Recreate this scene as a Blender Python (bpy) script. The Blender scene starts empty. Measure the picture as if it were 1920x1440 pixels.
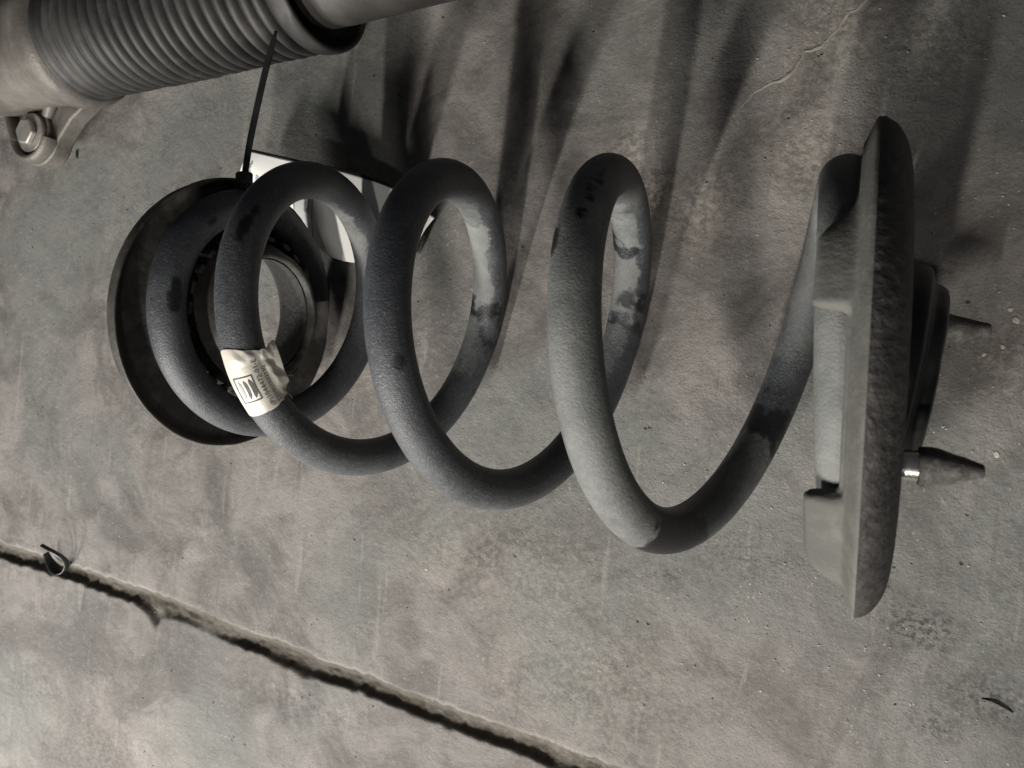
import bpy, bmesh, math, random
import numpy as np
from mathutils import Matrix, Vector
random.seed(7); rng = np.random.default_rng(7)
scn = bpy.context.scene
C = scn.collection
MM = 0.001
# ---------------------------------------------------------------- frames
# the spring's own frame (mm): x along the coil axis, y across, z up; it leans 2.5 degrees on the floor
SL = 0.044
_n = math.hypot(1, SL)
EX = np.array([1, 0, -SL]) / _n; EY = np.array([0, 1, 0.0]); EZ = np.array([SL, 0, 1]) / _n
P0 = np.array([0, 0, -61.18])
R_SW = np.stack([EX, EY, EZ])                       # rows: spring -> world
def sw(p): return (R_SW @ (np.array(p, float) - P0)) * MM
M_SPRING = Matrix([list(R_SW[i]) + [float((-(R_SW @ P0) * MM)[i])] for i in range(3)] + [[0, 0, 0, 1]])

# ---------------------------------------------------------------- camera
def rod(r):
    r = np.array(r); th = np.linalg.norm(r); k = r / th
    K = np.array([[0, -k[2], k[1]], [k[2], 0, -k[0]], [-k[1], k[0], 0]])
    return np.eye(3) + math.sin(th) * K + (1 - math.cos(th)) * K @ K
cam_d = bpy.data.cameras.new('camera'); cam = bpy.data.objects.new('camera', cam_d); C.objects.link(cam)
CAM_S = np.array([144.81, -2.50, 234.68])
Rc = R_SW @ rod([-0.026453, 0.501553, 0.114582]); cl = sw(CAM_S)
cam.matrix_world = Matrix([list(Rc[i]) + [cl[i]] for i in range(3)] + [[0, 0, 0, 1]])
cam_d.sensor_width = 36; cam_d.lens = 36 * 1445.57 / 1920
cam_d.clip_start = 0.01; cam_d.clip_end = 60
cam_d.dof.use_dof = True; cam_d.dof.focus_distance = 0.275; cam_d.dof.aperture_fstop = 26
scn.camera = cam
# ---------------------------------------------------------------- world and lamps
w = bpy.data.worlds.new('World'); scn.world = w; w.use_nodes = True
bg = w.node_tree.nodes['Background']; bg.inputs[0].default_value = (0.80, 0.86, 1.0, 1); bg.inputs[1].default_value = 0.034
def area(name, loc, target, power, sx, sy, col):
    d = bpy.data.lights.new(name, 'AREA'); d.shape = 'RECTANGLE'; d.size = sx; d.size_y = sy; d.energy = power; d.color = col
    o = bpy.data.objects.new(name, d); C.objects.link(o); o.location = loc
    v = Vector(target) - Vector(loc); z = -v.normalized()
    x = Vector((1, 0, 0)); y = z.cross(x).normalized(); x = y.cross(z)
    o.matrix_world = Matrix(((x.x, y.x, z.x, loc[0]), (x.y, y.y, z.y, loc[1]), (x.z, y.z, z.z, loc[2]), (0, 0, 0, 1)))
    return o
# workshop tube lights and added fill lamps, all on the near side and fairly low: the tubes throw the streaks of shadow across the floor
area('tube_and_fill_light', (0.08, -0.92, 0.73), (0, 0, 0), 11.0, 0.034, 0.24, (1.0, 0.955, 0.89))
area('tube_and_fill_light', (-0.27, -0.92, 0.75), (0, 0, 0), 13.0, 0.034, 0.24, (1.0, 0.96, 0.90))
area('tube_and_fill_light', (0.56, -0.68, 0.90), (-0.1, 0, 0), 2.4, 0.06, 0.06, (1.0, 0.96, 0.90))  # added fill lamp, placed to brighten the hang tag
area('tube_and_fill_light', (-0.58, -0.72, 0.36), (-0.32, -0.30, 0), 8.5, 0.14, 0.14, (1.0, 0.975, 0.94))  # added soft fill, brightens the floor towards the lower left
scn.view_settings.view_transform = 'Standard'; scn.view_settings.look = 'None'
scn.view_settings.exposure = 0; scn.view_settings.gamma = 1; scn.view_settings.use_curve_mapping = False
scn.render.engine = 'CYCLES'

# ---------------------------------------------------------------- noise
def _hash(ix, iy, iz, seed):
    h = (ix * 374761393 + iy * 668265263 + iz * 2147483647 + seed * 974634777) & 0xFFFFFFFF
    h = ((h ^ (h >> 13)) * 1274126177) & 0xFFFFFFFF
    h = ((h ^ (h >> 16)) * 2246822519) & 0xFFFFFFFF
    return ((h ^ (h >> 15)) & 0xFFFF) / 65535.0
def vnoise(p, seed=0):
    p = np.asarray(p, float); i = np.floor(p).astype(np.int64); f = p - i; f = f * f * (3 - 2 * f)
    r = 0
    for dx in (0, 1):
        for dy in (0, 1):
            for dz in (0, 1):
                wgt = (f[..., 0] if dx else 1 - f[..., 0]) * (f[..., 1] if dy else 1 - f[..., 1]) * (f[..., 2] if dz else 1 - f[..., 2])
                r = r + wgt * _hash(i[..., 0] + dx, i[..., 1] + dy, i[..., 2] + dz, seed)
    return r
def fbm(p, octv=4, seed=0):
    p = np.asarray(p, float); a = .5; r = 0; t = 0
    for k in range(octv):
        r = r + a * vnoise(p * 2 ** k, seed + k * 17); t += a; a *= .5
    return r / t                                     # 0..1, mean .5
def sstep(a, b, x):
    t = np.clip((np.asarray(x, float) - a) / (b - a), 0, 1); return t * t * (3 - 2 * t)

# ---------------------------------------------------------------- mesh helpers
def mesh_obj(name, verts, faces, mat=None, parent=None, smooth=True, attrs=None):
    me = bpy.data.meshes.new(name); me.from_pydata([tuple(v) for v in verts], [], [tuple(f) for f in faces])
    me.validate(); me.update()
    if attrs:
        for k, v in attrs.items():
            a = me.attributes.new(k, 'FLOAT', 'POINT'); a.data.foreach_set('value', np.asarray(v, np.float32))
    if smooth: me.polygons.foreach_set('use_smooth', [True] * len(me.polygons))
    if mat: me.materials.append(mat)
    o = bpy.data.objects.new(name, me); C.objects.link(o)
    if parent: o.parent = parent
    return o
def bm_obj(name, bm, mat=None, parent=None, smooth=False, bevel=0, angle=35):
    bmesh.ops.recalc_face_normals(bm, faces=bm.faces)
    me = bpy.data.meshes.new(name); bm.to_mesh(me); bm.free()
    if smooth:
        me.polygons.foreach_set('use_smooth', [True] * len(me.polygons))
        me.set_sharp_from_angle(angle=math.radians(angle))
    if mat: me.materials.append(mat)
    o = bpy.data.objects.new(name, me); C.objects.link(o)
    if parent: o.parent = parent
    if bevel:
        b = o.modifiers.new('bevel', 'BEVEL'); b.width = bevel; b.segments = 3; b.limit_method = 'ANGLE'
    return o
def grid_faces(n, m, wrap_n=False, wrap_m=False):
    f = []
    for i in range(n if wrap_n else n - 1):
        for j in range(m if wrap_m else m - 1):
            a = i * m + j; b = i * m + (j + 1) % m; c = ((i + 1) % n) * m + (j + 1) % m; d = ((i + 1) % n) * m + j
            f.append((a, b, c, d))
    return f
def lathe(name, prof, mat, parent, seg=96, disp=None, smooth=True, closed=False):
    """profile of (x, r) in mm turned round the local x axis"""
    prof = np.array(prof, float); n = len(prof)
    al = np.linspace(0, 2 * np.pi, seg, endpoint=False)
    v = np.stack([np.repeat(prof[:, 0][None], seg, 0), prof[:, 1][None] * np.cos(al)[:, None], prof[:, 1][None] * np.sin(al)[:, None]], -1)
    if disp is not None: v = disp(v, al)
    return mesh_obj(name, v.reshape(-1, 3) * MM, grid_faces(seg, n, wrap_n=True, wrap_m=closed), mat, parent, smooth)
def refine(prof, step=1.0):
    out = []
    for (a, b), (c, d) in zip(prof[:-1], prof[1:]):
        k = max(1, int(math.hypot(c - a, d - b) / step))
        for i in range(k): out.append((a + (c - a) * i / k, b + (d - b) * i / k))
    out.append(prof[-1]); return out
def smooth_prof(prof, it=2):
    p = np.array(prof, float)
    for _ in range(it):
        q = [p[0]]
        for a, b in zip(p[:-1], p[1:]): q += [a * .75 + b * .25, a * .25 + b * .75]
        q.append(p[-1]); p = np.array(q)
    return p
def sweep(path, radii, seg=12, flat=1.0, up=(0, 0, 1), cap=True):
    """round or flattened bar along a path (mm) -> verts, faces"""
    path = np.array(path, float); n = len(path); radii = np.broadcast_to(radii, (n,))
    T = np.gradient(path, axis=0); T /= np.linalg.norm(T, axis=1)[:, None]
    up = np.array(up, float); v = []
    for i in range(n):
        s = np.cross(T[i], up); s /= np.linalg.norm(s); u = np.cross(s, T[i])
        for k in range(seg):
            a = 2 * math.pi * k / seg
            v.append(path[i] + radii[i] * (math.cos(a) * s + flat * math.sin(a) * u))
    f = grid_faces(n, seg, wrap_m=True)
    if cap: f += [tuple(range(seg))[::-1], tuple((n - 1) * seg + k for k in range(seg))]
    return np.array(v) * MM, f
def spline(pts, n):
    p = np.array(pts, float); t = np.linspace(0, len(p) - 1, n); i = np.clip(t.astype(int), 0, len(p) - 2); u = (t - i)[:, None]
    g = lambda j: p[np.clip(j, 0, len(p) - 1)]
    a, b, c, d = g(i - 1), g(i), g(i + 1), g(i + 2)
    return .5 * (2 * b + (c - a) * u + (2 * a - 5 * b + 4 * c - d) * u ** 2 + (3 * b - a - 3 * c + d) * u ** 3)
def empty(name, mat=None, loc=None):
    o = bpy.data.objects.new(name, None); o.empty_display_size = .02; C.objects.link(o)
    if mat is not None: o.matrix_world = mat
    if loc is not None: o.location = loc
    return o
def tag(o, label, cat, group=None, kind=None):
    if label: o['label'] = label
    if cat: o['category'] = cat
    if group: o['group'] = group
    if kind: o['kind'] = kind
    return o

# ---------------------------------------------------------------- materials
class NT:
    def __init__(s, name):
        s.m = bpy.data.materials.new(name); s.m.use_nodes = True; s.t = s.m.node_tree; s.t.nodes.clear()
        s.out = s.add('ShaderNodeOutputMaterial'); s.b = s.add('ShaderNodeBsdfPrincipled'); s.l(s.b.outputs[0], s.out.inputs[0])
        s.tc = s.add('ShaderNodeTexCoord').outputs['Object']
    def add(s, t, **k):
        n = s.t.nodes.new(t)
        for a, v in k.items(): setattr(n, a, v)
        return n
    def l(s, a, b): s.t.links.new(a, b)
    def noise(s, scale, detail=4, rough=.55, vec=None, dist=0):
        n = s.add('ShaderNodeTexNoise'); n.inputs['Scale'].default_value = scale; n.inputs['Detail'].default_value = detail
        n.inputs['Roughness'].default_value = rough; n.inputs['Distortion'].default_value = dist; s.l(vec or s.tc, n.inputs['Vector']); return n.outputs[0]
    def voro(s, scale, feature='F1', vec=None):
        n = s.add('ShaderNodeTexVoronoi', feature=feature); n.inputs['Scale'].default_value = scale; s.l(vec or s.tc, n.inputs['Vector']); return n.outputs['Distance']
    def ramp(s, fac, a, b, ca=(0, 0, 0, 1), cb=(1, 1, 1, 1)):
        n = s.add('ShaderNodeMapRange'); n.interpolation_type = 'SMOOTHSTEP'; n.inputs[1].default_value = a; n.inputs[2].default_value = b; s.l(fac, n.inputs[0]); return n.outputs[0]
    def mix(s, fac, a, b):
        n = s.add('ShaderNodeMix', data_type='RGBA')
        for v, i in ((fac, 0), (a, 6), (b, 7)):
            if isinstance(v, (int, float)): n.inputs[i].default_value = v
            elif isinstance(v, tuple): n.inputs[i].default_value = v + (1,) if len(v) == 3 else v
            else: s.l(v, n.inputs[i])
        return n.outputs[2]
    def math(s, op, a, b=0.0):
        n = s.add('ShaderNodeMath', operation=op)
        for v, i in ((a, 0), (b, 1)):
            if isinstance(v, (int, float)): n.inputs[i].default_value = v
            else: s.l(v, n.inputs[i])
        return n.outputs[0]
    def attr(s, name): return s.add('ShaderNodeAttribute', attribute_name=name).outputs['Fac']
    def bump(s, h, strength, dist, prev=None):
        n = s.add('ShaderNodeBump'); n.inputs['Strength'].default_value = strength; n.inputs['Distance'].default_value = dist; s.l(h, n.inputs['Height'])
        if prev: s.l(prev, n.inputs['Normal'])
        return n.outputs[0]
    def fin(s, col=None, rough=None, metal=None, normal=None, spec=None):
        for v, k in ((col, 'Base Color'), (rough, 'Roughness'), (metal, 'Metallic'), (spec, 'Specular IOR Level')):
            if v is None: continue
            if isinstance(v, (int, float)): s.b.inputs[k].default_value = v
            elif isinstance(v, tuple): s.b.inputs[k].default_value = v + (1,)
            else: s.l(v, s.b.inputs[k])
        if normal: s.l(normal, s.b.inputs['Normal'])
        return s.m

def m_floor():
    s = NT('concrete')
    def stretched(rz, sx, sy, scale, det=5, rough=.6):
        mp = s.add('ShaderNodeMapping'); mp.inputs['Rotation'].default_value[2] = rz; mp.inputs['Scale'].default_value = (sx, sy, 1); s.l(s.tc, mp.inputs['Vector'])
        return s.noise(scale, det, rough, mp.outputs[0], .4)
    big = s.noise(7, 3, .5); mid = s.noise(26, 8, .66, dist=.8); fine = s.noise(260, 8, .72); grit = s.noise(1100, 4, .65)
    c = s.mix(s.ramp(mid, .34, .66), (.094, .087, .081), (.192, .178, .166))
    c = s.mix(s.math('MULTIPLY', s.ramp(big, .46, .60), .70), c, (.124, .130, .122))        # greenish grey areas
    c = s.mix(s.math('MULTIPLY', s.ramp(s.noise(11, 7, .66, dist=1.2), .50, .66), .60), c, (.066, .061, .058))
    c = s.mix(s.math('MULTIPLY', s.ramp(stretched(.35, 1, .22, 95), .60, .74), .22), c, (.27, .245, .22))   # worn streaks
    c = s.mix(s.math('MULTIPLY', s.ramp(stretched(-.5, 1, .10, 150), .62, .70), .35), c, (.255, .235, .215))
    c = s.mix(s.math('MULTIPLY', s.ramp(stretched(1.2, 1, .05, 190), .62, .70), .40), c, (.085, .076, .07))
    c = s.mix(s.math('MULTIPLY', s.ramp(fine, .55, .68), .35), c, (.26, .238, .216))
    c = s.mix(s.math('MULTIPLY', s.ramp(fine, .46, .33), .40), c, (.075, .066, .06))
    sp = s.ramp(s.voro(190), .15, .08); gate = s.ramp(s.noise(60, 2), .60, .66)
    c = s.mix(s.math('MULTIPLY', s.math('MULTIPLY', sp, gate), .8), c, (.035, .031, .028))  # pores
    sp2 = s.ramp(s.voro(330), .14, .07); gate2 = s.ramp(s.noise(40, 3), .52, .62)
    c = s.mix(s.math('MULTIPLY', s.math('MULTIPLY', sp2, gate2), .75), c, (.38, .355, .32))  # sand grains
    c = s.mix(s.math('MULTIPLY', s.ramp(grit, .58, .70), .40), c, (.30, .28, .255))
    c = s.mix(s.math('MULTIPLY', s.ramp(grit, .42, .32), .45), c, (.06, .054, .05))
    c = s.mix(s.math('MULTIPLY', s.ramp(s.attr('joint'), .05, .45), s.ramp(s.noise(210, 5, .7), .05, .52)), c, (.062, .054, .043))  # joint dirt, with recess shade painted in so the walls read darker
    c = s.mix(s.math('MULTIPLY', s.attr('dirt'), s.ramp(s.noise(420, 5, .7), .47, .58)), c, (.03, .026, .024))
    c = s.mix(s.math('MULTIPLY', s.attr('pale'), s.ramp(s.noise(330, 5, .7), .44, .58)), c, (.30, .262, .22))
    n = s.bump(s.noise(55, 6, .65), .4, .0018)
    n = s.bump(fine, .6, .0009, n); n = s.bump(s.math('MULTIPLY', grit, s.ramp(mid, .3, .65)), .7, .0005, n)
    n = s.bump(s.math('MULTIPLY', sp, gate), .8, -.0008, n)
    return s.fin(c, s.math('ADD', .62, s.math('MULTIPLY', fine, .3)), 0, n, .3)
def m_wire():
    s = NT('spring_coating')
    d = s.attr('dust'); nz = s.noise(620, 6, .72)
    dd = s.ramp(s.math('ADD', d, s.math('MULTIPLY', s.math('SUBTRACT', nz, .5), .75)), .12, .92)
    coat = s.mix(s.ramp(s.noise(60, 4), .35, .7), (.032, .034, .039), (.054, .058, .065))
    coat = s.mix(s.math('MULTIPLY', s.ramp(s.noise(900, 3, .6), .54, .72), .5), coat, (.125, .13, .14))
    dust = s.mix(s.ramp(s.noise(90, 5), .3, .7), (.105, .109, .104), (.160, .163, .154))
    c = s.mix(dd, coat, dust)
    chipm = s.math('MULTIPLY', s.ramp(s.noise(520, 6, .75), .665, .69), s.ramp(s.noise(45, 3), .5, .6))
    c = s.mix(s.math('MULTIPLY', chipm, .8), c, (.21, .19, .165))
    c = s.mix(s.attr('oil'), c, (.008, .0085, .010))
    r = s.math('SUBTRACT', s.math('ADD', .46, s.math('MULTIPLY', dd, .25)), s.math('MULTIPLY', s.attr('oil'), .08))
    n = s.bump(s.noise(1350, 5, .65), .55, .0006); n = s.bump(s.noise(150, 3), .2, .0009, n)
    return s.fin(c, r, 0, n, .4)
def m_simple(name, a, b, scale=60, rough=.6, metal=0, bsc=500, bst=.3, bd=.0004, dust=None, spec=.4, detail=5):
    s = NT(name); nz = s.noise(scale, detail, .6)
    c = s.mix(s.ramp(nz, .32, .70), a, b)
    if dust: c = s.mix(s.math('MULTIPLY', s.ramp(s.noise(dust[1], 6, .7), .48, .68), dust[2]), c, dust[0])
    n = s.bump(s.noise(bsc, 5, .6), bst, bd)
    r = s.math('ADD', rough - .08, s.math('MULTIPLY', nz, .16))
    return s.fin(c, r, metal, n, spec)
MAT = dict(
    floor=m_floor(), wire=m_wire(),
    seat=m_simple('dusty_rubber', (.058, .058, .052), (.088, .087, .078), 60, .8, 0, 800, .45, .0005, ((.135, .13, .116), 170, .40)),
    rim=m_simple('dirty_rubber', (.019, .018, .017), (.038, .035, .033), 90, .68, 0, 420, .8, .0010, ((.085, .078, .07), 420, .38)),
    black=m_simple('black_rubber', (.024, .023, .021), (.050, .047, .043), 70, .55, 0, 500, .4, .0005, ((.11, .10, .085), 110, .45)),
    boot=m_simple('boot_rubber', (.013, .0125, .012), (.025, .024, .023), 40, .6, 0, 500, .2, .0003, ((.08, .075, .07), 60, .3)),
    alu=m_simple('cast_aluminium', (.080, .073, .065), (.140, .130, .117), 50, .55, .3, 420, .5, .0006, ((.085, .075, .065), 80, .6)),
    steel=m_simple('steel', (.26, .245, .225), (.37, .35, .325), 120, .45, .6, 300, .2, .0003, ((.18, .16, .14), 150, .4)),
    darkmetal=m_simple('dark_metal', (.03, .03, .032), (.06, .058, .056), 90, .5, .3, 300, .5, .0006, ((.14, .12, .10), 220, .35)),
    sleeve=m_simple('worn_sleeve', (.045, .042, .039), (.10, .094, .087), 240, .55, .1, 600, .6, .0006, ((.20, .185, .16), 300, .5)),
    bright=m_simple('bright_thread', (.70, .68, .64), (.85, .83, .80), 300, .22, .95, 900, .2, .0002),
    tube=m_simple('grey_paint', (.032, .030, .028), (.046, .044, .041), 40, .55, .1, 300, .15, .0003, ((.075, .07, .064), 70, .4)),
    tie=m_simple('black_nylon', (.008, .008, .008), (.013, .013, .013), 100, .42, 0, 400, .1, .0002),
    tag=m_simple('white_label_stock', (.84, .83, .79), (.89, .88, .84), 30, .48, 0, 120, .08, .0004),
    foil=m_simple('label_foil', (.50, .475, .415), (.60, .575, .51), 90, .45, .15, 260, .35, .0005, ((.45, .40, .33), 200, .4)),
    ink=m_simple('print_ink', (.045, .045, .045), (.09, .09, .09), 900, .6),
    greyink=m_simple('grey_ink', (.26, .26, .25), (.36, .36, .34), 700, .6),
    chip=m_simple('pale_chip', (.27, .25, .22), (.38, .355, .315), 300, .8, 0, 900, .5, .0004),
    sand=m_simple('grit', (.16, .145, .13), (.40, .37, .33), 260, .8, 0, 900, .4, .0003),
    vein=m_simple('crack_fill', (.17, .153, .135), (.26, .235, .205), 160, .85, 0, 500, .6, .0006),
    plastic=m_simple('black_plastic', (.012, .013, .014), (.03, .031, .033), 150, .35, 0, 300, .2, .0003),
)

# ================================================================= floor
def axis(a, b, zones, coarse):
    """coordinates from a to b: fine step inside zones [(lo,hi,step)], coarse outside"""
    x = [a]
    while x[-1] < b:
        st = coarse
        for lo, hi, s_ in zones:
            if lo <= x[-1] < hi: st = min(st, s_)
        x.append(x[-1] + st)
    return np.array(x)
gx = axis(-640, 420, [(-440, 210, 1.25)], 12)
gy = axis(-520, 420, [(-330, 200, 2.2), (-198, -156, .55)], 12)
GX, GY = np.meshgrid(gx, gy, indexing='ij')
pts = np.stack([GX, GY, np.zeros_like(GX)], -1)
Z = (fbm(pts / 70, 3, 1) - .5) * 1.6 + (fbm(pts / 9, 3, 5) - .5) * .55
# saw joint: y centre wanders a little, ragged lips, a chipped notch
jc = np.interp(GX, [-640, -372, -297, -222, -141, -73, -14, 47, 420], [-173, -170.3, -169.2, -169.2, -172.6, -174.0, -175.4, -175.4, -178]) + (fbm(pts * [1 / 26, 0, 0], 3, 9) - .5) * 2.0
hw = 5.8 + (fbm(pts / [5, 200, 1], 4, 11) - .5) * 3.6
dyj = GY - jc
low = hw + 7.5 * np.exp(-((GX + 226 + .25 * (GY + 176)) / 4.5) ** 2) + 3.0 * np.exp(-((GX + 226) / 13) ** 2) + 2.5 * np.exp(-((GX + 118) / 16) ** 2)
prof = np.where(dyj > 0, sstep(hw + .5, hw * .12, dyj), sstep(low + .3, low * .40, -dyj))
depth = 3.5 + (fbm(pts / 14, 3, 21) - .5) * 2.6 - 3.6 * np.exp(-((GX + 190) / 22) ** 2) * 0.6
chipfill = np.exp(-(((GX + 222) / 9) ** 2 + ((dyj + 3) / 5) ** 2))
Z -= prof * depth * (1 - .55 * chipfill)
Z += .15 * sstep(2.5, 0, np.abs(dyj - hw - 2)) * fbm(pts / 6, 2, 33)       # raised lip
Z += prof * (fbm(pts / 2.6, 4, 41) - .5) * 1.6
# a scuffed rough patch below the joint
sc = np.exp(-(((GX + 120) / 34) ** 2 + ((GY + 196) / 8) ** 2))
Z -= sc * fbm(pts / 3.5, 3, 51) * 1.4
# small pits
for k in range(46):
    px, py, pr = rng.uniform(-400, 190), rng.uniform(-300, 180), rng.uniform(1.6, 3.2)
    Z -= .55 * np.exp(-(((GX - px) / pr) ** 2 + ((GY - py) / pr) ** 2))
dirt = np.zeros_like(GX)
for (px, py, rx, ry, a_) in [(150, -86, 13, 9, .9), (136, -75, 8, 6, .6), (172, -104, 14, 8, .8), (184, -60, 20, 30, .25), (90, -74, 24, 10, .4), (158, -118, 8, 6, .7), (-205, 105, 12, 7, .35), (60, -88, 9, 5, .5), (-330, -250, 30, 18, .4), (-270, -225, 20, 10, .35), (-118, -196, 30, 7, .35), (-232, 62, 8, 3, .6)]:
    dirt = np.maximum(dirt, a_ * np.exp(-(((GX - px) / rx) ** 2 + ((GY - py) / ry) ** 2)))
pale = np.zeros_like(GX)
for (px, py, rx, ry, a_) in [(38, 62, 7, 10, .9), (28, 78, 12, 14, .5), (60, 58, 18, 16, .6), (95, 80, 18, 26, .5), (100, 120, 20, 26, .45), (128, 118, 16, 20, .5), (165, 10, 10, 12, .35), (-10, -100, 60, 30, .3), (30, -140, 60, 40, .3), (-250, -265, 90, 30, .2)]:
    pale = np.maximum(pale, a_ * np.exp(-(((GX - px) / rx) ** 2 + ((GY - py) / ry) ** 2)))
far = np.maximum(np.maximum(-440 - GX, GX - 210), np.maximum(-330 - GY, GY - 200)); Z *= 1 - .6 * sstep(0, 60, far)
fl = mesh_obj('floor', np.stack([GX, GY, Z], -1).reshape(-1, 3) * MM, [f[::-1] for f in grid_faces(len(gx), len(gy))], MAT['floor'],
              attrs=dict(joint=prof.ravel(), dirt=dirt.ravel(), pale=pale.ravel()))
fl['kind'] = 'structure'
# raised pale vein of a filled crack, upper right
cp = spline([(66, 92), (74, 101), (84, 106.5), (89, 114), (96, 118), (102, 126), (110, 134), (118, 143), (131, 150), (140, 165)], 160)
cp = cp + np.stack([(fbm(np.stack([np.arange(160) / 6, np.zeros(160), np.zeros(160)], -1), 3, 3) - .5) * 1.6] * 2, -1) * [1, -1]
rv = .25 + .9 * fbm(np.stack([np.arange(160) / 9, np.ones(160), np.zeros(160)], -1), 3, 8) * np.clip(np.minimum(np.arange(160) / 25, 1), .25, 1)
cz = (fbm(np.concatenate([cp, np.zeros((160, 1))], 1) / 70, 3, 1) - .5) * 1.6
cv, cf = sweep(np.concatenate([cp, cz[:, None] + .05], 1), rv, 8, .35)
ck = mesh_obj('crack_fill', cv, cf, MAT['vein'], fl)
# loose grit: nobody could count it
def pebble_field(n, lo, hi, name, mat):
    V = []; F = []
    base = np.array([(1, 0, 0), (-1, 0, 0), (0, 1, 0), (0, -1, 0), (0, 0, 1), (0, 0, -1)], float)
    fc = [(0, 2, 4), (2, 1, 4), (1, 3, 4), (3, 0, 4), (2, 0, 5), (1, 2, 5), (3, 1, 5), (0, 3, 5)]
    for k in range(n):
        x, y = rng.uniform(-420, 200), rng.uniform(-320, 190)
        if rng.random() < .55: x, y = rng.normal(140, 60), rng.uniform(-135, 140)
        r = lo + (hi - lo) * rng.random() ** 3
        q = base * r * rng.uniform(.6, 1.3, (6, 1)) * [1, 1, .6]
        a = rng.uniform(0, 6.28); q = q @ np.array([[math.cos(a), -math.sin(a), 0], [math.sin(a), math.cos(a), 0], [0, 0, 1]])
        ix = np.searchsorted(gx, x); iy = np.searchsorted(gy, y); ix = min(ix, len(gx) - 1); iy = min(iy, len(gy) - 1)
        V.append(q + [x, y, Z[ix, iy] + r * .25]); F += [tuple(i + 6 * k for i in f) for f in fc]
    return mesh_obj(name, np.concatenate(V) * MM, F, mat, None, False)
g = pebble_field(900, .15, .62, 'grit', MAT['sand']); tag(g, 'fine pale sand grains lying loose on the concrete', 'grit', kind='stuff')
g = pebble_field(260, .12, .5, 'grit', MAT['plastic']); tag(g, 'fine black dirt specks lying loose on the concrete', 'grit', kind='stuff')
def zfloor(x, y): return Z[min(np.searchsorted(gx, x), len(gx) - 1), min(np.searchsorted(gy, y), len(gy) - 1)]

# ================================================================= coil spring
KP = np.arange(-.25, 4.76, .25)
KX = np.array([-117.85, -114.19, -109.66, -102.22, -91.53, -77.76, -61.54, -45.16, -29.31, -13.71, 2.21, 18.74, 34.19, 47.95, 63.15, 79.86, 99.37, 115.8, 127.3, 132.0, 134.0])
KR = np.array([42.24, 42.6, 43.82, 45.98, 50.1, 52.89, 53.14, 52.65, 52.69, 52.71, 53.21, 53.52, 53.28, 52.73, 53.94, 54.87, 53.21, 51.22, 48.76, 47.03, 45.87])
WR = 7.04
def cub(v, phi):
    t = (phi - KP[0]) / .25; i = np.clip(t.astype(int), 0, len(KP) - 2); u = t - i
    g_ = lambda j: v[np.clip(j, 0, len(KP) - 1)]
    a, b, c, d = g_(i - 1), g_(i), g_(i + 1), g_(i + 2)
    return .5 * (2 * b + (-a + c) * u + (2 * a - 5 * b + 4 * c - d) * u * u + (-a + 3 * b - 3 * c + d) * u ** 3)
def wire_pt(phi):
    phi = np.atleast_1d(np.asarray(phi, float)); a = 2 * np.pi * phi; R = cub(KR, phi)
    return np.stack([cub(KX, phi), R * np.cos(a), R * np.sin(a)], -1)
def wire_frame(phi):
    phi = np.atleast_1d(np.asarray(phi, float)); p = wire_pt(phi); t = wire_pt(phi + 1e-3) - wire_pt(phi - 1e-3); t /= np.linalg.norm(t, axis=-1)[:, None]
    er = np.stack([np.zeros_like(phi), np.cos(2 * np.pi * phi), np.sin(2 * np.pi * phi)], -1)
    er -= (er * t).sum(-1)[:, None] * t; er /= np.linalg.norm(er, axis=-1)[:, None]
    ax = np.cross(t, er); ax *= np.sign(ax[:, :1] + 1e-9)     # towards +x
    return p, t, er, ax
spring = empty('coil_spring', M_SPRING)
tag(spring, 'dusty dark grey steel coil spring lying on its side on the concrete', 'spring')
PH0, PH1 = -.22, 4.385
phi = np.linspace(PH0, PH1, 2300); NB = 44; be = np.linspace(0, 2 * np.pi, NB, endpoint=False)
p, t, er, ax = wire_frame(phi)
rad = np.full(len(phi), WR)
e = (PH1 - phi) * 2 * np.pi * 47; rad = rad * np.where(e < 5.5, np.sqrt(np.clip(1 - ((5.5 - e) / 5.5) ** 2 * .95, .02, 1)), 1)
V = p[:, None] + rad[:, None, None] * (np.cos(be)[None, :, None] * er[:, None] + np.sin(be)[None, :, None] * ax[:, None])
PHI = np.repeat(phi[:, None], NB, 1); CB = np.cos(be)[None] + 0 * PHI; SB = np.sin(be)[None] + 0 * PHI
n1 = (fbm(V / 9, 4, 61) - .5); n2 = (fbm(V / 2.6, 3, 71) - .5)
PJ = PHI + n1 * .05 + n2 * .035
def band(a, b, s_=.004): return sstep(a - s_, a + s_, PJ) * (1 - sstep(b - s_, b + s_, PJ))
inner = sstep(.31, .38, -CB * .8 + n1 * 1.1 + n2 * .5 - SB * .62)
dust = np.full_like(PHI, .14) + .42 * band(3.515, 3.655) + .10 * band(3.70, 3.76)
dust += .10 * band(1.0, 2.0) + .20 * sstep(2.2, 2.45, PHI) * (1 - sstep(2.48, 2.60, PHI)) + .10 * sstep(1.3, 1.45, PHI) * (1 - sstep(1.45, 1.6, PHI))
dust += .52 * sstep(3.10, 3.30, PJ) * (1 - sstep(3.432, 3.440, PJ)) * sstep(-.75, .1, CB + .15)
dust += .34 * sstep(3.0, 3.06, PJ) * (1 - sstep(3.10, 3.30, PJ))
dust += .38 * band(2.95, 3.02, .03)
dust += inner * (.56 * band(1.80, 1.93) + .30 * band(1.93, 1.99, .03) + .30 * band(1.70, 1.772, .01))
dust += inner * (.58 * band(2.793, 2.873) + .5 * band(2.90, 2.945) + .3 * band(2.945, 2.99, .02) + .28 * band(2.70, 2.775, .01))
dust += inner * (.45 * sstep(.80, .90, PHI) * (1 - sstep(.97, 1.06, PHI)))
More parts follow.
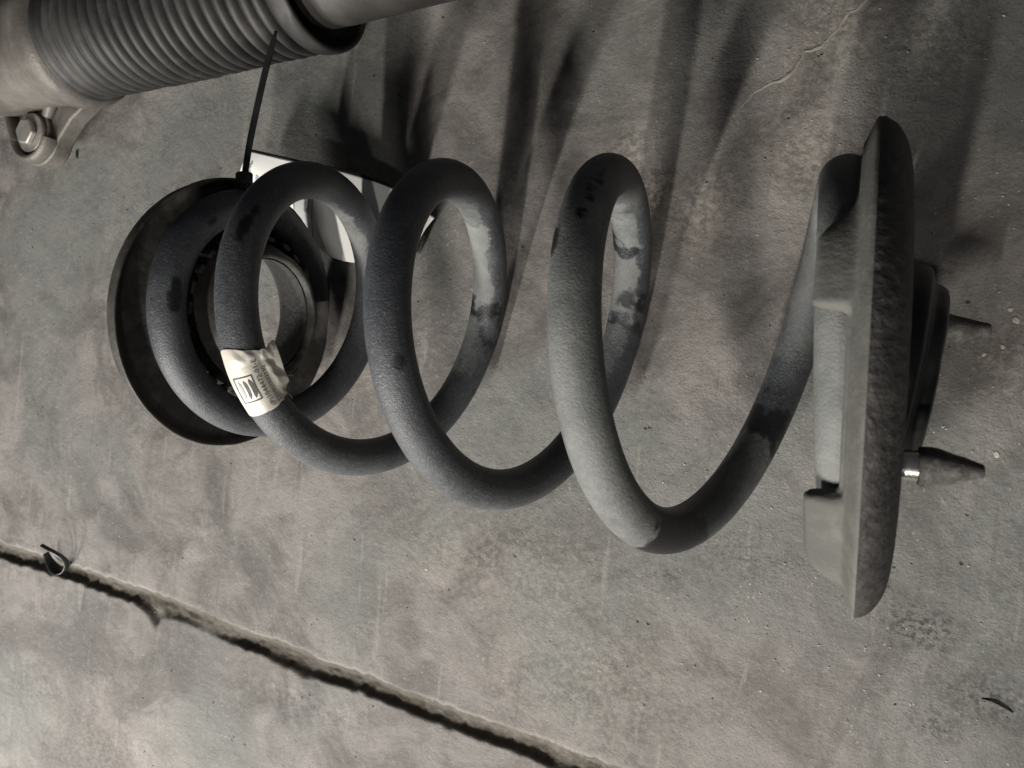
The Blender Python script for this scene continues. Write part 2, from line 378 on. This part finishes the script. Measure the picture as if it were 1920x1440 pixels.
dust += .32 * band(3.755, 3.80, .01) + .55 * band(3.80, 3.965, .02) * sstep(-.3, .5, CB * .2 - SB + .3)
dust += .30 * band(3.96, 4.14, .03) + .72 * sstep(4.12, 4.2, PJ)
dust += .12 * sstep(.28, .42, PHI) * (1 - sstep(.5, .62, PHI))
dust = np.clip(dust + n1 * .16, 0, 1)
oil = np.zeros_like(PHI)
oil = np.maximum(oil, band(3.436, 3.515, .004) * sstep(-.72, -.5, CB + .1 + n2 * .4 - .35 * SB * 0))
oil = np.maximum(oil, .9 * band(3.655, 3.70, .006))
oil = np.maximum(oil, band(1.776, 1.797, .005)); oil = np.maximum(oil, .8 * band(1.735, 1.752, .006) * sstep(0, .3, SB + n1))
oil = np.maximum(oil, band(2.81, 2.825, .004) * sstep(-.2, .2, SB + CB * -.2 + n1 * 1.5)); oil = np.maximum(oil, .9 * band(2.775, 2.788, .004))
oil = np.maximum(oil, .95 * band(2.873, 2.90, .004) * inner)
def blob(ph, cb, sx, sb, amp=1., thr=.35):
    ang = np.arctan2(SB, CB); d_ = ((PHI - ph) / sx) ** 2 + ((np.angle(np.exp(1j * (ang - cb)))) / sb) ** 2
    return amp * sstep(thr - .08, thr + .08, np.exp(-d_) + n1 * .9 + n2 * .5)
oil = np.maximum(oil, blob(.245, 1.35, .022, .40)); oil = np.maximum(oil, blob(.12, 1.45, .01, .22))
oil = np.maximum(oil, blob(1.155, .85, .006, .14)); oil = np.maximum(oil, blob(1.175, .7, .009, .22))
oil = np.maximum(oil, blob(3.178, -.85, .010, .30)); oil = np.maximum(oil, .8 * blob(2.285, .95, .006, .2))
crk = sstep(.52, .60, fbm(V / [2.2, 1.0, 2.2], 3, 91)) * np.exp(-((PHI - 3.135) / .028) ** 2 - ((np.angle(np.exp(1j * (np.arctan2(SB, CB) - .45 + (PHI - 3.13) * 6)))) / .22) ** 2)
oil = np.maximum(oil, sstep(.12, .3, crk))
oil = np.maximum(oil, .8 * sstep(.3, .55, sstep(.60, .66, fbm(V / [1.2, 2.5, 2.5], 3, 95)) * np.exp(-((PHI - 2.21) / .05) ** 2 - ((np.angle(np.exp(1j * (np.arctan2(SB, CB) + 1.05)))) / .14) ** 2)))
Vf = np.concatenate([V.reshape(-1, 3), p[:1], p[-1:]]); nf = len(phi) * NB
F = grid_faces(len(phi), NB, wrap_m=True)
F += [(nf, (k + 1) % NB, k) for k in range(NB)] + [(nf + 1, (len(phi) - 1) * NB + k, (len(phi) - 1) * NB + (k + 1) % NB) for k in range(NB)]
ap = lambda a: np.concatenate([a.ravel(), [0, a[-1].mean()]])
mesh_obj('wire', Vf * MM, F, MAT['wire'], spring, attrs=dict(dust=ap(dust), oil=ap(oil)))

# ---- crumpled part label wrapped on the second coil
LA, LB = 1.291, 1.353
def label_pt(s_, t_, lift=0.0):
    """s 0..1 along the wire (1 = upper end), t 0..1 across from the left edge to the loose right edge"""
    s_ = np.asarray(s_, float); t_ = np.asarray(t_, float)
    ph = LB + (LA - LB) * s_
    sh = s_.shape; pp, tt, er_, ax_ = wire_frame(ph.ravel())
    d = CAM_S * 0 + np.array([.75, .0, .66])                  # which way the sticker faces
    e0 = d - (tt @ d)[:, None] * tt; e0 /= np.linalg.norm(e0, axis=1)[:, None]
    e1 = np.cross(e0, tt); e1 *= np.sign(e1[:, :1])            # to the right
    th = np.radians(-95 + 195 * t_.ravel()); free = np.clip(th - math.radians(34), 0, None)
    fr = sstep(0, .35, s_.ravel())                              # loose only towards the upper end
    base = math.radians(34)
    th_w = np.where(th > base, base + free * (1 - fr), th)
    tw = np.where(th > base, free * fr * 6.4, 0)               # length run out along the tangent
    def facet(k, sd):                                           # piecewise flat creases
        x_ = s_.ravel() * k + t_.ravel() * 1.7; y_ = t_.ravel() * k * 1.1 - s_.ravel() * 1.3
        i, j = np.floor(x_).astype(int), np.floor(y_).astype(int); fx, fy = x_ - i, y_ - j
        h = lambda a_, b_: _hash(a_, b_, np.full_like(a_, 3), sd)
        up_ = fx + fy > 1
        return np.where(up_, h(i + 1, j + 1) + (1 - fx) * (h(i, j + 1) - h(i + 1, j + 1)) + (1 - fy) * (h(i + 1, j) - h(i + 1, j + 1)),
                        h(i, j) + fx * (h(i + 1, j) - h(i, j)) + fy * (h(i, j + 1) - h(i, j))) - .5
    cr = facet(4.0, 11) * 1.7 + facet(9.0, 12) * .6
    wgt = sstep(.66, .80, t_.ravel() + .16 * (s_.ravel() - .6)) + .9 * sstep(.74, .90, s_.ravel()) * sstep(.15, .45, t_.ravel()) + .08
    r_ = WR + .22 + lift + np.clip(wgt, 0, 1.1) * (cr + .25)
    r_ = np.maximum(r_, WR + .14 + lift)
    q = pp + r_[:, None] * (np.cos(th_w)[:, None] * e0 + np.sin(th_w)[:, None] * e1)
    q = q + tw[:, None] * (-math.sin(base) * .75 * e0 + math.cos(base) * e1)
    return q.reshape(sh + (3,))
ns, nt = 60, 90
SS, TT = np.meshgrid(np.linspace(0, 1, ns), np.linspace(0, 1, nt), indexing='ij')
rag = (fbm(np.stack([TT * 9, SS * 0, SS * 0], -1), 3, 15) - .5)
SS2 = SS + (SS - .5) * rag * .18 * sstep(.3, .9, TT) + np.where(SS > .5, (SS - .5) * .10 * np.sin(TT * 7), 0) - .10 * (1 - SS) * sstep(.86, 1.0, TT) * 2.2
lab = mesh_obj('part_label', label_pt(SS2, TT).reshape(-1, 3) * MM, grid_faces(ns, nt), MAT['foil'], spring)
lab['label'] = 'crumpled silver white label with a striped square and part number'
so = lab.modifiers.new('thick', 'SOLIDIFY'); so.thickness = .00012; so.offset = -1
LLEN = (LB - LA) * 2 * math.pi * 53; TLEN = math.radians(195) * (WR + .2)
def decal(name, verts2, faces, mat, s0, t0, parent, lift=.16):
    """flat shape in mm (x up along the wire, y towards the left edge) laid on the label"""
    v = np.array(verts2, float); s_ = (s0 + v[:, 0]) / LLEN; t_ = (t0 - v[:, 1]) / TLEN
    return mesh_obj(name, label_pt(s_, t_, lift) * MM, faces, mat, parent, False)
def text_mesh(txt, size):
    cu = bpy.data.curves.new('txt', 'FONT'); cu.body = txt; cu.size = size; cu.resolution_u = 3; cu.space_character = 1.05
    o = bpy.data.objects.new('txt', cu); C.objects.link(o); dg = bpy.context.evaluated_depsgraph_get()
    me = o.evaluated_get(dg).to_mesh(); bm = bmesh.new(); bm.from_mesh(me); bmesh.ops.triangulate(bm, faces=bm.faces)
    v = [(a.co.x, a.co.y) for a in bm.verts]; f = [tuple(q.index for q in a.verts) for a in bm.faces]; bm.free()
    bpy.data.objects.remove(o); bpy.data.curves.remove(cu); return v, f
tv, tf = text_mesh('(P)1044472-01-E', 2.25); decal('part_number_print', tv, tf, MAT['ink'], .9, 14.5, lab)
tv, tf = text_mesh('TSIMH1032230', 2.0); decal('serial_print', tv, tf, MAT['ink'], .8, 17.0, lab)
def quad_strip(pts_a, pts_b):
    n_ = len(pts_a); return list(pts_a) + list(pts_b), [(i, i + 1, n_ + i + 1, n_ + i) for i in range(n_ - 1)]
def rect_frame(x0, x1, y0, y1, w_):
    V_ = []; F_ = []
    for (a, b, c, d) in ((x0, x1, y0, y0 + w_), (x0, x1, y1 - w_, y1), (x0, x0 + w_, y0, y1), (x1 - w_, x1, y0, y1)):
        if b - a > d - c:
            u = np.linspace(a, b, 9); v_, f_ = quad_strip([(i, c) for i in u], [(i, d) for i in u])
        else:
            u = np.linspace(c, d, 9); v_, f_ = quad_strip([(a, i) for i in u], [(b, i) for i in u])
        F_ += [tuple(k + len(V_) for k in f) for f in f_]; V_ += v_
    return V_, F_
fv, ff = rect_frame(0, 8.2, 0, 7.0, .38); decal('logo_frame', fv, ff, MAT['ink'], 4.6, 11.8, lab)
for k, yy in enumerate((1.15, 3.0, 4.85)):
    u = np.linspace(0, 1, 14); wv = (.62 + .1 * (2 - k)) * np.clip(np.minimum(u * 6, (1 - u) * 6), .25, 1)
    off = .35 * np.sin(u * math.pi)
    v_, f_ = quad_strip([(1.0 + 6.0 * a, yy + .45 - b * .9 - c) for a, b, c in zip(u, wv, off)], [(1.0 + 6.0 * a, yy + .45 + b * .6 - c) for a, b, c in zip(u, wv, off)])
    decal('logo_bar', v_, f_, MAT['ink'] if k == 0 else MAT['greyink'] if k == 2 else MAT['ink'], 4.6, 11.8, lab)
# torn sliver hanging from the lower right corner
c0 = label_pt(np.array([.03]), np.array([.93]))[0]
sv, sf = sweep(spline([c0 + [-.6, 2.6, .3], c0, c0 + [1.6, -3.6, .3], c0 + [3.2, -7.2, -.2]], 16), np.linspace(.9, .12, 16), 8, .16, up=(0, 0, 1))
mesh_obj('torn_strip', sv, sf, MAT['foil'], lab)

# ================================================================= black rubber seat at the small end
seat = empty('rubber_seat', M_SPRING @ Matrix.Translation((-.120, -.0027, 0)))
tag(seat, 'round black rubber spring seat on the small far end of the coil spring', 'spring seat')
def ringdisp(v, al):
    nz = fbm(np.stack([v[..., 0] / 5, v[..., 1] / 5, v[..., 2] / 5], -1), 3, 77) - .5
    k = np.linalg.norm(v[..., 1:], axis=-1, keepdims=True)
    return v + np.concatenate([nz[..., None] * .5, v[..., 1:] / k * nz[..., None] * .5], -1)
pr = smooth_prof([(-2, 56.6), (-1.0, 57.4), (-.4, 56.6), (-2.0, 54.8), (-4.2, 53.4), (-5.4, 50.5), (-5.0, 44), (-2.0, 36.5), (4.0, 33.6), (12, 30.6), (17.5, 28.2), (19.5, 26.6), (19.0, 25.0), (16, 24.6), (6, 26.5), (-4, 30.5), (-9, 32.5), (-12, 35), (-13, 44), (-11, 53), (-7, 56), (-2, 56.6)], 2)
lathe('pad', pr, MAT['black'], seat, 160, ringdisp)
# moulded teeth standing on the inner lip
bm = bmesh.new()
for k in range(26):
    a = 2 * math.pi * k / 26 + .1
    r_ = 33.6; h_ = 8 + 4 * random.random()
    mtx = Matrix.Translation((.0055 + .001 * random.random(), r_ * MM * math.cos(a), r_ * MM * math.sin(a))) @ Matrix.Rotation(a, 4, 'X') @ Matrix.Diagonal((h_ * MM, 2.2 * MM, (3.2 + 2 * random.random()) * MM, 1))
    bmesh.ops.create_cube(bm, size=1, matrix=mtx)
bm_obj('moulded_teeth', bm, MAT['black'], seat, bevel=.0006)
lathe('inner_sleeve', smooth_prof([(15.5, 24.3), (6, 26.0), (-4, 30.0), (-9, 32.0), (-9, 32.4), (-4, 30.4), (6, 26.4), (15.5, 24.55)], 1), MAT['rim'], seat, 96, None)

# ================================================================= big end: dusty spring seat with clips, mount and studs
nx = np.array([1, .067, -.075]); nx /= np.linalg.norm(nx)
ny = np.array([0, 1, 0]) - nx[1] * nx; ny /= np.linalg.norm(ny); nz_ = np.cross(nx, ny)
Mp = M_SPRING @ Matrix([[nx[i], ny[i], nz_[i], (.1256, 0, 0)[i]] for i in range(3)] + [[0, 0, 0, 1]])
mount = empty('strut_mount', Mp)
tag(mount, 'dusty rubber strut mount with clips and studs at the wide end of the spring', 'strut mount')
al = np.linspace(0, 2 * np.pi, 420, endpoint=False); ad = np.degrees(al)
def wallh(a):
    h = np.full_like(a, 2.4)
    h = np.maximum(h, 2.4 + 7.2 * sstep(49, 61, a) * (1 - sstep(76.4, 78.6, a)))
    h = np.maximum(h, 2.4 + 7.4 * sstep(118.5, 121.5, a) * (1 - sstep(140, 176, a)))
    return h
H = wallh(ad)
rows = []
for a, h in zip(ad, H):
    k = sstep(3.5, 9, h)
    pf = [(7.4, 16), (7.4, 36), (7.4, 40), (8.0, 47), (7.0, 54.0), (3, 55.6), (-h + 1.8, 55.4 - .9 * k), (-h + .5, 55.7 - 1.0 * k), (-h, 56.5 - .6 * k), (-h + .3, 57.5 - .3 * k), (-h + 1.2, 58.2),
          (-h * .5 - .2, 59.2), (-1.4, 60.4), (-.6, 61.8), (.1, 63.6), (.9, 65.4), (1.5, 66.4), (2.2, 66.8)]
    rows.append(smooth_prof(pf, 2))
rows = np.array(rows)
nzr = fbm(np.stack([np.cos(al)[:, None] * 9 + 0 * rows[..., 0], np.sin(al)[:, None] * 9 + 0 * rows[..., 0], rows[..., 0] / 5], -1), 3, 13) - .5
rows[..., 1] += nzr * .5
v = np.stack([rows[..., 0], rows[..., 1] * np.cos(al)[:, None], rows[..., 1] * np.sin(al)[:, None]], -1)
mesh_obj('clip_seat', v.reshape(-1, 3) * MM, grid_faces(len(al), rows.shape[1], wrap_n=True), MAT['seat'], mount)
def wrinkle(v, a_):
    u = np.stack([np.cos(a_)[:, None] * 38 + 0 * v[..., 0], np.sin(a_)[:, None] * 38 + 0 * v[..., 0], v[..., 0] / 1.6], -1)
    u2 = u * [2.2, 2.2, 1.0]
    n_ = (fbm(u, 4, 44) - .5) * .55 + (np.abs(fbm(u2, 3, 45) - .5)) * -.6
    edge = sstep(2.0, 3.2, v[..., 0])
    k = np.linalg.norm(v[..., 1:], axis=-1, keepdims=True)
    return np.concatenate([v[..., :1] + (n_ * edge)[..., None] * .3, v[..., 1:] * (1 + (n_ * edge)[..., None] / k)], -1)
pb = np.array(refine([tuple(q) for q in smooth_prof([(2.2, 66.8), (3.6, 66.6), (6.0, 65.0), (8.2, 61.6), (9.6, 57.5), (10.4, 51), (10.4, 20)], 2)], .7))
lathe('pad_body', pb, MAT['rim'], mount, 520, wrinkle)
cup = lathe('mount_cup', smooth_prof([(7.5, 31), (12, 30.5), (13.5, 29.2), (14.2, 26), (17.2, 25), (18.2, 23.5), (18.2, 18), (16, 16), (16, 8)], 2), MAT['tie'], mount, 96, ringdisp)  # near-black colour stands in for the shadow behind the plate
cup.rotation_euler.z = -.13
# studs; a sleeve is pushed on each
def stud(y, z, x0, x1, r0, r1, sleeve):
    root = lathe('stud', [(x0 - 6, .01), (x0 - 6, 3.7)] + [(x0 - 6 + .5 * k, 3.7 - .3 * (k % 2)) for k in range(1, int(2 * (sleeve + 9)))] + [(x0 + sleeve + 3, .01)], MAT['bright'], mount, 40)
    root.location = (0, y * MM, z * MM)
    lathe('stud_sleeve', smooth_prof([(x0 + sleeve, 4.0), (x0 + sleeve, r0 * .93), (x0 + sleeve + .8, r0), (x0 + sleeve + 4, r0 * .93), (x1 - 1.2, r1 * 1.05), (x1 - .2, r1 * .9), (x1, r1 * .5), (x1, .01)], 2), MAT['sleeve'], root, 48,
          lambda v, a_: v + np.concatenate([0 * v[..., :1], v[..., 1:] * ((fbm(v / [.9, 5, 5], 3, 5) - .5) * .16)[..., None]], -1))
    return root
stud(-22, 36, 10.4, 27.0, 4.7, 1.7, 3.4)
stud(14, -42, 15, 36.5, 5.6, 2.2, 5.0)

# ================================================================= cable tie and hang tag
def strap(name, pth, wd, th, mat, parent=None, up=(0, 0, 1)):
    v_, f_ = sweep(pth, wd, 10, 1.0, up)
    v3 = np.array(v_).reshape(len(pth), 10, 3) / MM
    pth = np.array(pth); T = np.gradient(pth, axis=0); T /= np.linalg.norm(T, axis=1)[:, None]
    for i in range(len(pth)):
        s_ = np.cross(T[i], up); s_ /= np.linalg.norm(s_); u = np.cross(s_, T[i])
        d = v3[i] - pth[i]; du = d @ u; v3[i] -= np.outer(du * (1 - th), u)
    return mesh_obj(name, v3.reshape(-1, 3) * MM, f_, mat, parent, True)
# world mm: the tie is looped through the seat rim; its tail stands up and leans across to the boot
tie = empty('cable_tie', loc=(-.1177, .0536, .0640)); tag(tie, 'thin black cable tie with its tail reaching up to the ribbed boot', 'cable tie')
hd = np.array([-121.5, 55.0, 66.0])
tl = spline([(0, 0, 0), (1.4, 14, .1), (3.1, 30, -.8), (4.8, 46, -2.2), (6.6, 61.3, -4)], 40)
strap('tail', tl, np.concatenate([np.full(34, 1.9), np.linspace(1.8, .7, 6)]), .32, MAT['tie'], tie)
lp = spline([(0, 0, 0), (-3, 2.4, -3), (-8, 3.0, -9), (-12, -2, -10), (-12, -10, -6), (-7, -14, 2), (0, -12, 4), (2, -5, 2), (0, 0, 0)], 50)
strap('loop', lp, 1.6, .32, MAT['tie'], tie, up=(.2, 1, .3))
bm = bmesh.new(); bmesh.ops.create_cube(bm, size=1, matrix=Matrix.Rotation(.12, 4, 'Z') @ Matrix.Diagonal((.0062, .0056, .0050, 1)))
bm_obj('head', bm, MAT['tie'], tie, bevel=.0012)

TOPE = [(-153.1, 75.4, 27), (-127.1, 71.1, 23), (-102.6, 67.5, 18), (-77.9, 61.0, 12), (-59.1, 49.4, 8)]
BOTE = [(-165.3, 58.7, 20), (-140.6, 42.5, 12), (-122.7, 32.1, 8), (-109.3, 28.1, 6), (-91.8, 27.7, 4.1), (-70.8, 30.5, 3)]
tg = empty('hang_tag', loc=(-.098, .05, .02)); tag(tg, 'curled white printed hang tag half hidden behind the coil spring', 'tag')
tgo = np.array([-98, 50, 20.])
NU, NV = 60, 26
te = spline(TOPE, NU); beg = spline(BOTE, NU)
uu = np.linspace(0, 1, NV)
def tag_pt(u, v_, lift=0):
    u = np.asarray(u, float); v_ = np.asarray(v_, float)
    a = np.stack([np.interp(u, np.linspace(0, 1, NU), te[:, k]) for k in range(3)], -1); b = np.stack([np.interp(u, np.linspace(0, 1, NU), beg[:, k]) for k in range(3)], -1)
    q = a + (b - a) * v_[..., None]; q[..., 2] += 3.5 * np.sin(v_ * math.pi) + lift
    return q - tgo
UU, VV = np.meshgrid(np.linspace(0, 1, NU), uu, indexing='ij')
sh = mesh_obj('sheet', tag_pt(UU, VV).reshape(-1, 3) * MM, grid_faces(NU, NV), MAT['tag'], tg)
so = sh.modifiers.new('thick', 'SOLIDIFY'); so.thickness = .0004; so.offset = 0
def tag_poly(name, u0, u1, v0, v1, mat, lift=.34, n_=10):
    a, b = np.meshgrid(np.linspace(u0, u1, n_), np.linspace(v0, v1, n_), indexing='ij')
    return mesh_obj(name, tag_pt(a, b, lift).reshape(-1, 3) * MM, grid_faces(n_, n_), mat, sh, False)
strap('edge_binding', tag_pt(np.linspace(0, .93, 50), np.zeros(50), .4), .8, .5, MAT['tie'], tg)
# printing: rows of small type, ruled boxes and lines
def type_row(u0, v0, v1, n_, w_=.012, mat='greyink'):
    V_ = []; F_ = []
    for k in range(n_):
        a = v0 + (v1 - v0) * k / n_; b = a + (v1 - v0) / n_ * .62; ww = w_ * random.uniform(.55, 1)
        q = tag_pt(np.array([u0, u0 + ww, u0 + ww, u0]), np.array([a, a, b, b]), .36); F_.append(tuple(len(V_) + i for i in range(4))); V_ += list(q)
    mesh_obj('small_print', np.array(V_) * MM, F_, MAT[mat], sh, False)
type_row(.045, .22, .80, 14, .018); type_row(.085, .45, .92, 12, .014)
for (a, b, c, d) in ((.13, .26, .30, .32), (.13, .26, .86, .88), (.13, .137, .30, .88), (.253, .26, .30, .88), (.36, .366, .42, .98), (.80, .93, .30, .325), (.80, .93, .40, .42), (.685, .69, .70, .99)):
    tag_poly('ruled_line', a, b, c, d, MAT['greyink'], .36, 6)
type_row(.315, .40, .62, 8, .02); type_row(.335, .40, .62, 8, .014); type_row(.335, .75, .95, 8, .014)

# ================================================================= strut with ribbed boot, upper left
ang = math.atan2(15, 146)
Ms = Matrix.Translation((-.118, .1500, .0335)) @ Matrix.Rotation(ang, 4, 'Z')
strut = empty('shock_absorber', Ms); tag(strut, 'shock absorber with a ribbed black rubber boot and cast metal fork', 'shock absorber')
nr = 21; prf = []
for k in range(nr * 12 + 1):
    x = -152 + 148 * k / (nr * 12); ph = 2 * math.pi * k / 12
    prf.append((x, 29.2 + 2.1 * (abs(math.cos(ph / 2)) ** .7 * 2 - 1) * (.45 + .55 * sstep(-152, -80, x))))
prf = [(-156, 30.2), (-154.5, 31.3), (-152.5, 31.3)] + prf + [(-3, 31.5)]
lathe('bellows_boot', prf, MAT['boot'], strut, 130, lambda v, a_: v * (1 + [0, 1, 1] * ((fbm(v / [7, 26, 26], 3, 88) - .5) * .035)[..., None]))
lathe('boot_cup', smooth_prof([(-5, 29), (-4.5, 31.6), (-2, 32.6), (3, 33.0), (5.5, 32.6), (6, 31.2), (5, 29.8), (1, 28.8), (-2, 27), (-4, 20)], 2), MAT['boot'], strut, 96)
lathe('piston_tube', smooth_prof([(-4, .1), (-4, 16), (-1, 21), (4, 23), (60, 22.4), (150, 22.4), (150, .1)], 1), MAT['tube'], strut, 72)
bd = lathe('cast_body', smooth_prof([(-146, 27), (-154, 29.5), (-157, 33.0), (-162, 34.0), (-168, 33.2), (-176, 30.8), (-196, 29.5), (-230, 30), (-290, 30), (-290, .1)], 2), MAT['alu'], strut, 96,
           lambda v, a_: v * (1 + .03 * np.sin(3 * a_)[:, None, None] * sstep(-165, -190, v[..., :1])))
# fork lug: thick web with a raised rim, a rib and a bolt  (local mm, x along the strut)
def lugpt(x, y): return np.array([x, y])
bc = np.array([-209.0, -41.0]); lr = 17.5
out = [(-240.5, -16), (-232, -30)] + [tuple(bc + lr * np.array([math.cos(a), math.sin(a)])) for a in np.radians(np.linspace(188, 340, 18))] + [(-181, -36), (-163, -27), (-163, -12), (-205, -8)]
bm = bmesh.new(); lo = [bm.verts.new((x * MM, y * MM, -.0190)) for x, y in out]; hi = [bm.verts.new((x * MM, y * MM, -.0085)) for x, y in out]
bm.faces.new(lo[::-1]); bm.faces.new(hi)
for i in range(len(out)): bm.faces.new((lo[i], lo[(i + 1) % len(out)], hi[(i + 1) % len(out)], hi[i]))
lug = bm_obj('fork_lug', bm, MAT['alu'], strut, True, .0014)
ed = out[:20]; pth = np.array([(x, y, -8.0 + 1.2) for x, y in spline([np.array(q) for q in ed], 90)])
cen = np.array([-207.5, -28, 0]); inn = pth + (cen - pth) * [.10, .10, 0]
v_, f_ = sweep(inn, 2.4, 10, 2.3); mesh_obj('lug_rim', v_, f_, MAT['alu'], lug)
v_, f_ = sweep(spline([(-180, -14, 0), (-189, -23, -4), (-198, -32, -7)], 14), np.linspace(4.2, 3.0, 14), 10, 1.0); mesh_obj('lug_rib', v_, f_, MAT['alu'], lug)
v_, f_ = sweep(spline([(-210.5, -6, 6), (-222.5, -18, 0), (-231.5, -28, -5)], 20), np.linspace(3.6, 2.6, 20), 10, 2.6); mesh_obj('lug_web', v_, f_, MAT['alu'], lug)
def disc(name, r_, z0, z1, seg, mat, parent, bev, loc):
    bm = bmesh.new(); bmesh.ops.create_cone(bm, cap_ends=True, segments=seg, radius1=r_ * MM, radius2=r_ * MM, depth=(z1 - z0) * MM)
    o = bm_obj(name, bm, mat, parent, True, bev); o.location = (loc[0] * MM, loc[1] * MM, (z0 + z1) / 2 * MM); return o
disc('boss', 13.6, -9, -6.4, 48, MAT['alu'], lug, .0006, bc)
bolt = disc('bolt', 11.2, -6.4, -3.4, 48, MAT['steel'], strut, .0009, bc)
hx = disc('hex_head', 7.8, 1.5, 5.0, 6, MAT['steel'], bolt, .0011, (0, 0)); hx.rotation_euler.z = .35

# ================================================================= small loose things on the floor
# broken plastic ring standing in the joint
rg = []
for a in np.radians(np.linspace(-205, 60, 60)): rg.append((8.0 * math.cos(a), 8.2 * math.sin(a), 2.5 + 1.2 * math.sin(a * 2)))
wd = 1.0 + 2.2 * np.exp(-((np.linspace(0, 1, 60) - .30) / .26) ** 2)
clip = strap('broken_ring', rg, .9, 1, MAT['plastic'], None)
me = clip.data; V_ = np.array([q.co[:] for q in me.vertices]).reshape(60, 10, 3); ctr = V_.mean(1, keepdims=True)
V_ = ctr + (V_ - ctr) * np.stack([np.full(60, .55), np.full(60, .55), wd * 1.1], -1)[:, None]
me.vertices.foreach_set('co', V_.reshape(-1).astype(np.float32))
clip.scale = (1.3, 1.3, 1.2); clip.location = (-.3075, -.1580, .0050); clip.rotation_euler = (.45, -.35, .5)
tag(clip, 'small broken black plastic ring lying across the floor joint', 'plastic ring')
def sliver(loc, L, r, rz, label, mat):
    v_, f_ = sweep(spline([(-L / 2, 0, 0), (-L / 6, .5, .4), (L / 5, .2, .3), (L / 2, -.5, 0)], 20), r * (1 - .6 * np.abs(np.linspace(-1, 1, 20)) ** 2), 8, .7)
    o = mesh_obj('splinter', v_, f_, MAT[mat], None); x, y = loc; o.location = (x * MM, y * MM, (zfloor(x, y) + r * .6) * MM); o.rotation_euler.z = rz
    tag(o, label, 'splinter', 'splinters lying on the floor'); return o
sliver((175.4, -105.9), 9.5, .42, -.16, 'black splinter on the floor near the lower right corner', 'plastic')
sliver((-323, 83.2), 5.5, .7, -1.35, 'tiny dark splinter on the floor beside the fork bolt', 'plastic')
def chip(x, y, r, label, mat='chip'):
    bm = bmesh.new(); bmesh.ops.create_icosphere(bm, subdivisions=2, radius=r * MM)
    for q in bm.verts:
        k = 1 + .5 * (vnoise(np.array(q.co) / (r * MM) * 1.6 + [x, y, 0], 3) - .5); q.co = Vector((q.co.x * k, q.co.y * k * .8, q.co.z * k * .22))
    o = bm_obj('concrete_chip', bm, MAT[mat], None); o.location = (x * MM, y * MM, (zfloor(x, y) + r * .1) * MM); o.rotation_euler.z = x
    tag(o, label, 'chip', 'loose chips on the floor'); return o
chip(165.4, -22.9, 1.05, 'pale chip on the floor to the right of the studs')
chip(-50, -110.6, .85, 'single white chip on the floor below the middle of the coil spring')
chip(165.7, 22.0, 1.3, 'largest pale flake of the cluster near the right edge')
chip(163.8, 25.4, .9, 'pale flake just above the largest one near the right edge')
chip(158.0, 9.8, .75, 'small pale flake on the floor next to the pointed stud')
chip(163.0, 12.9, .75, 'small pale flake below the largest one near the right edge')
for ob in list(C.objects):
    if ob.type == 'LIGHT': ob.name = 'tube_and_fill_light'
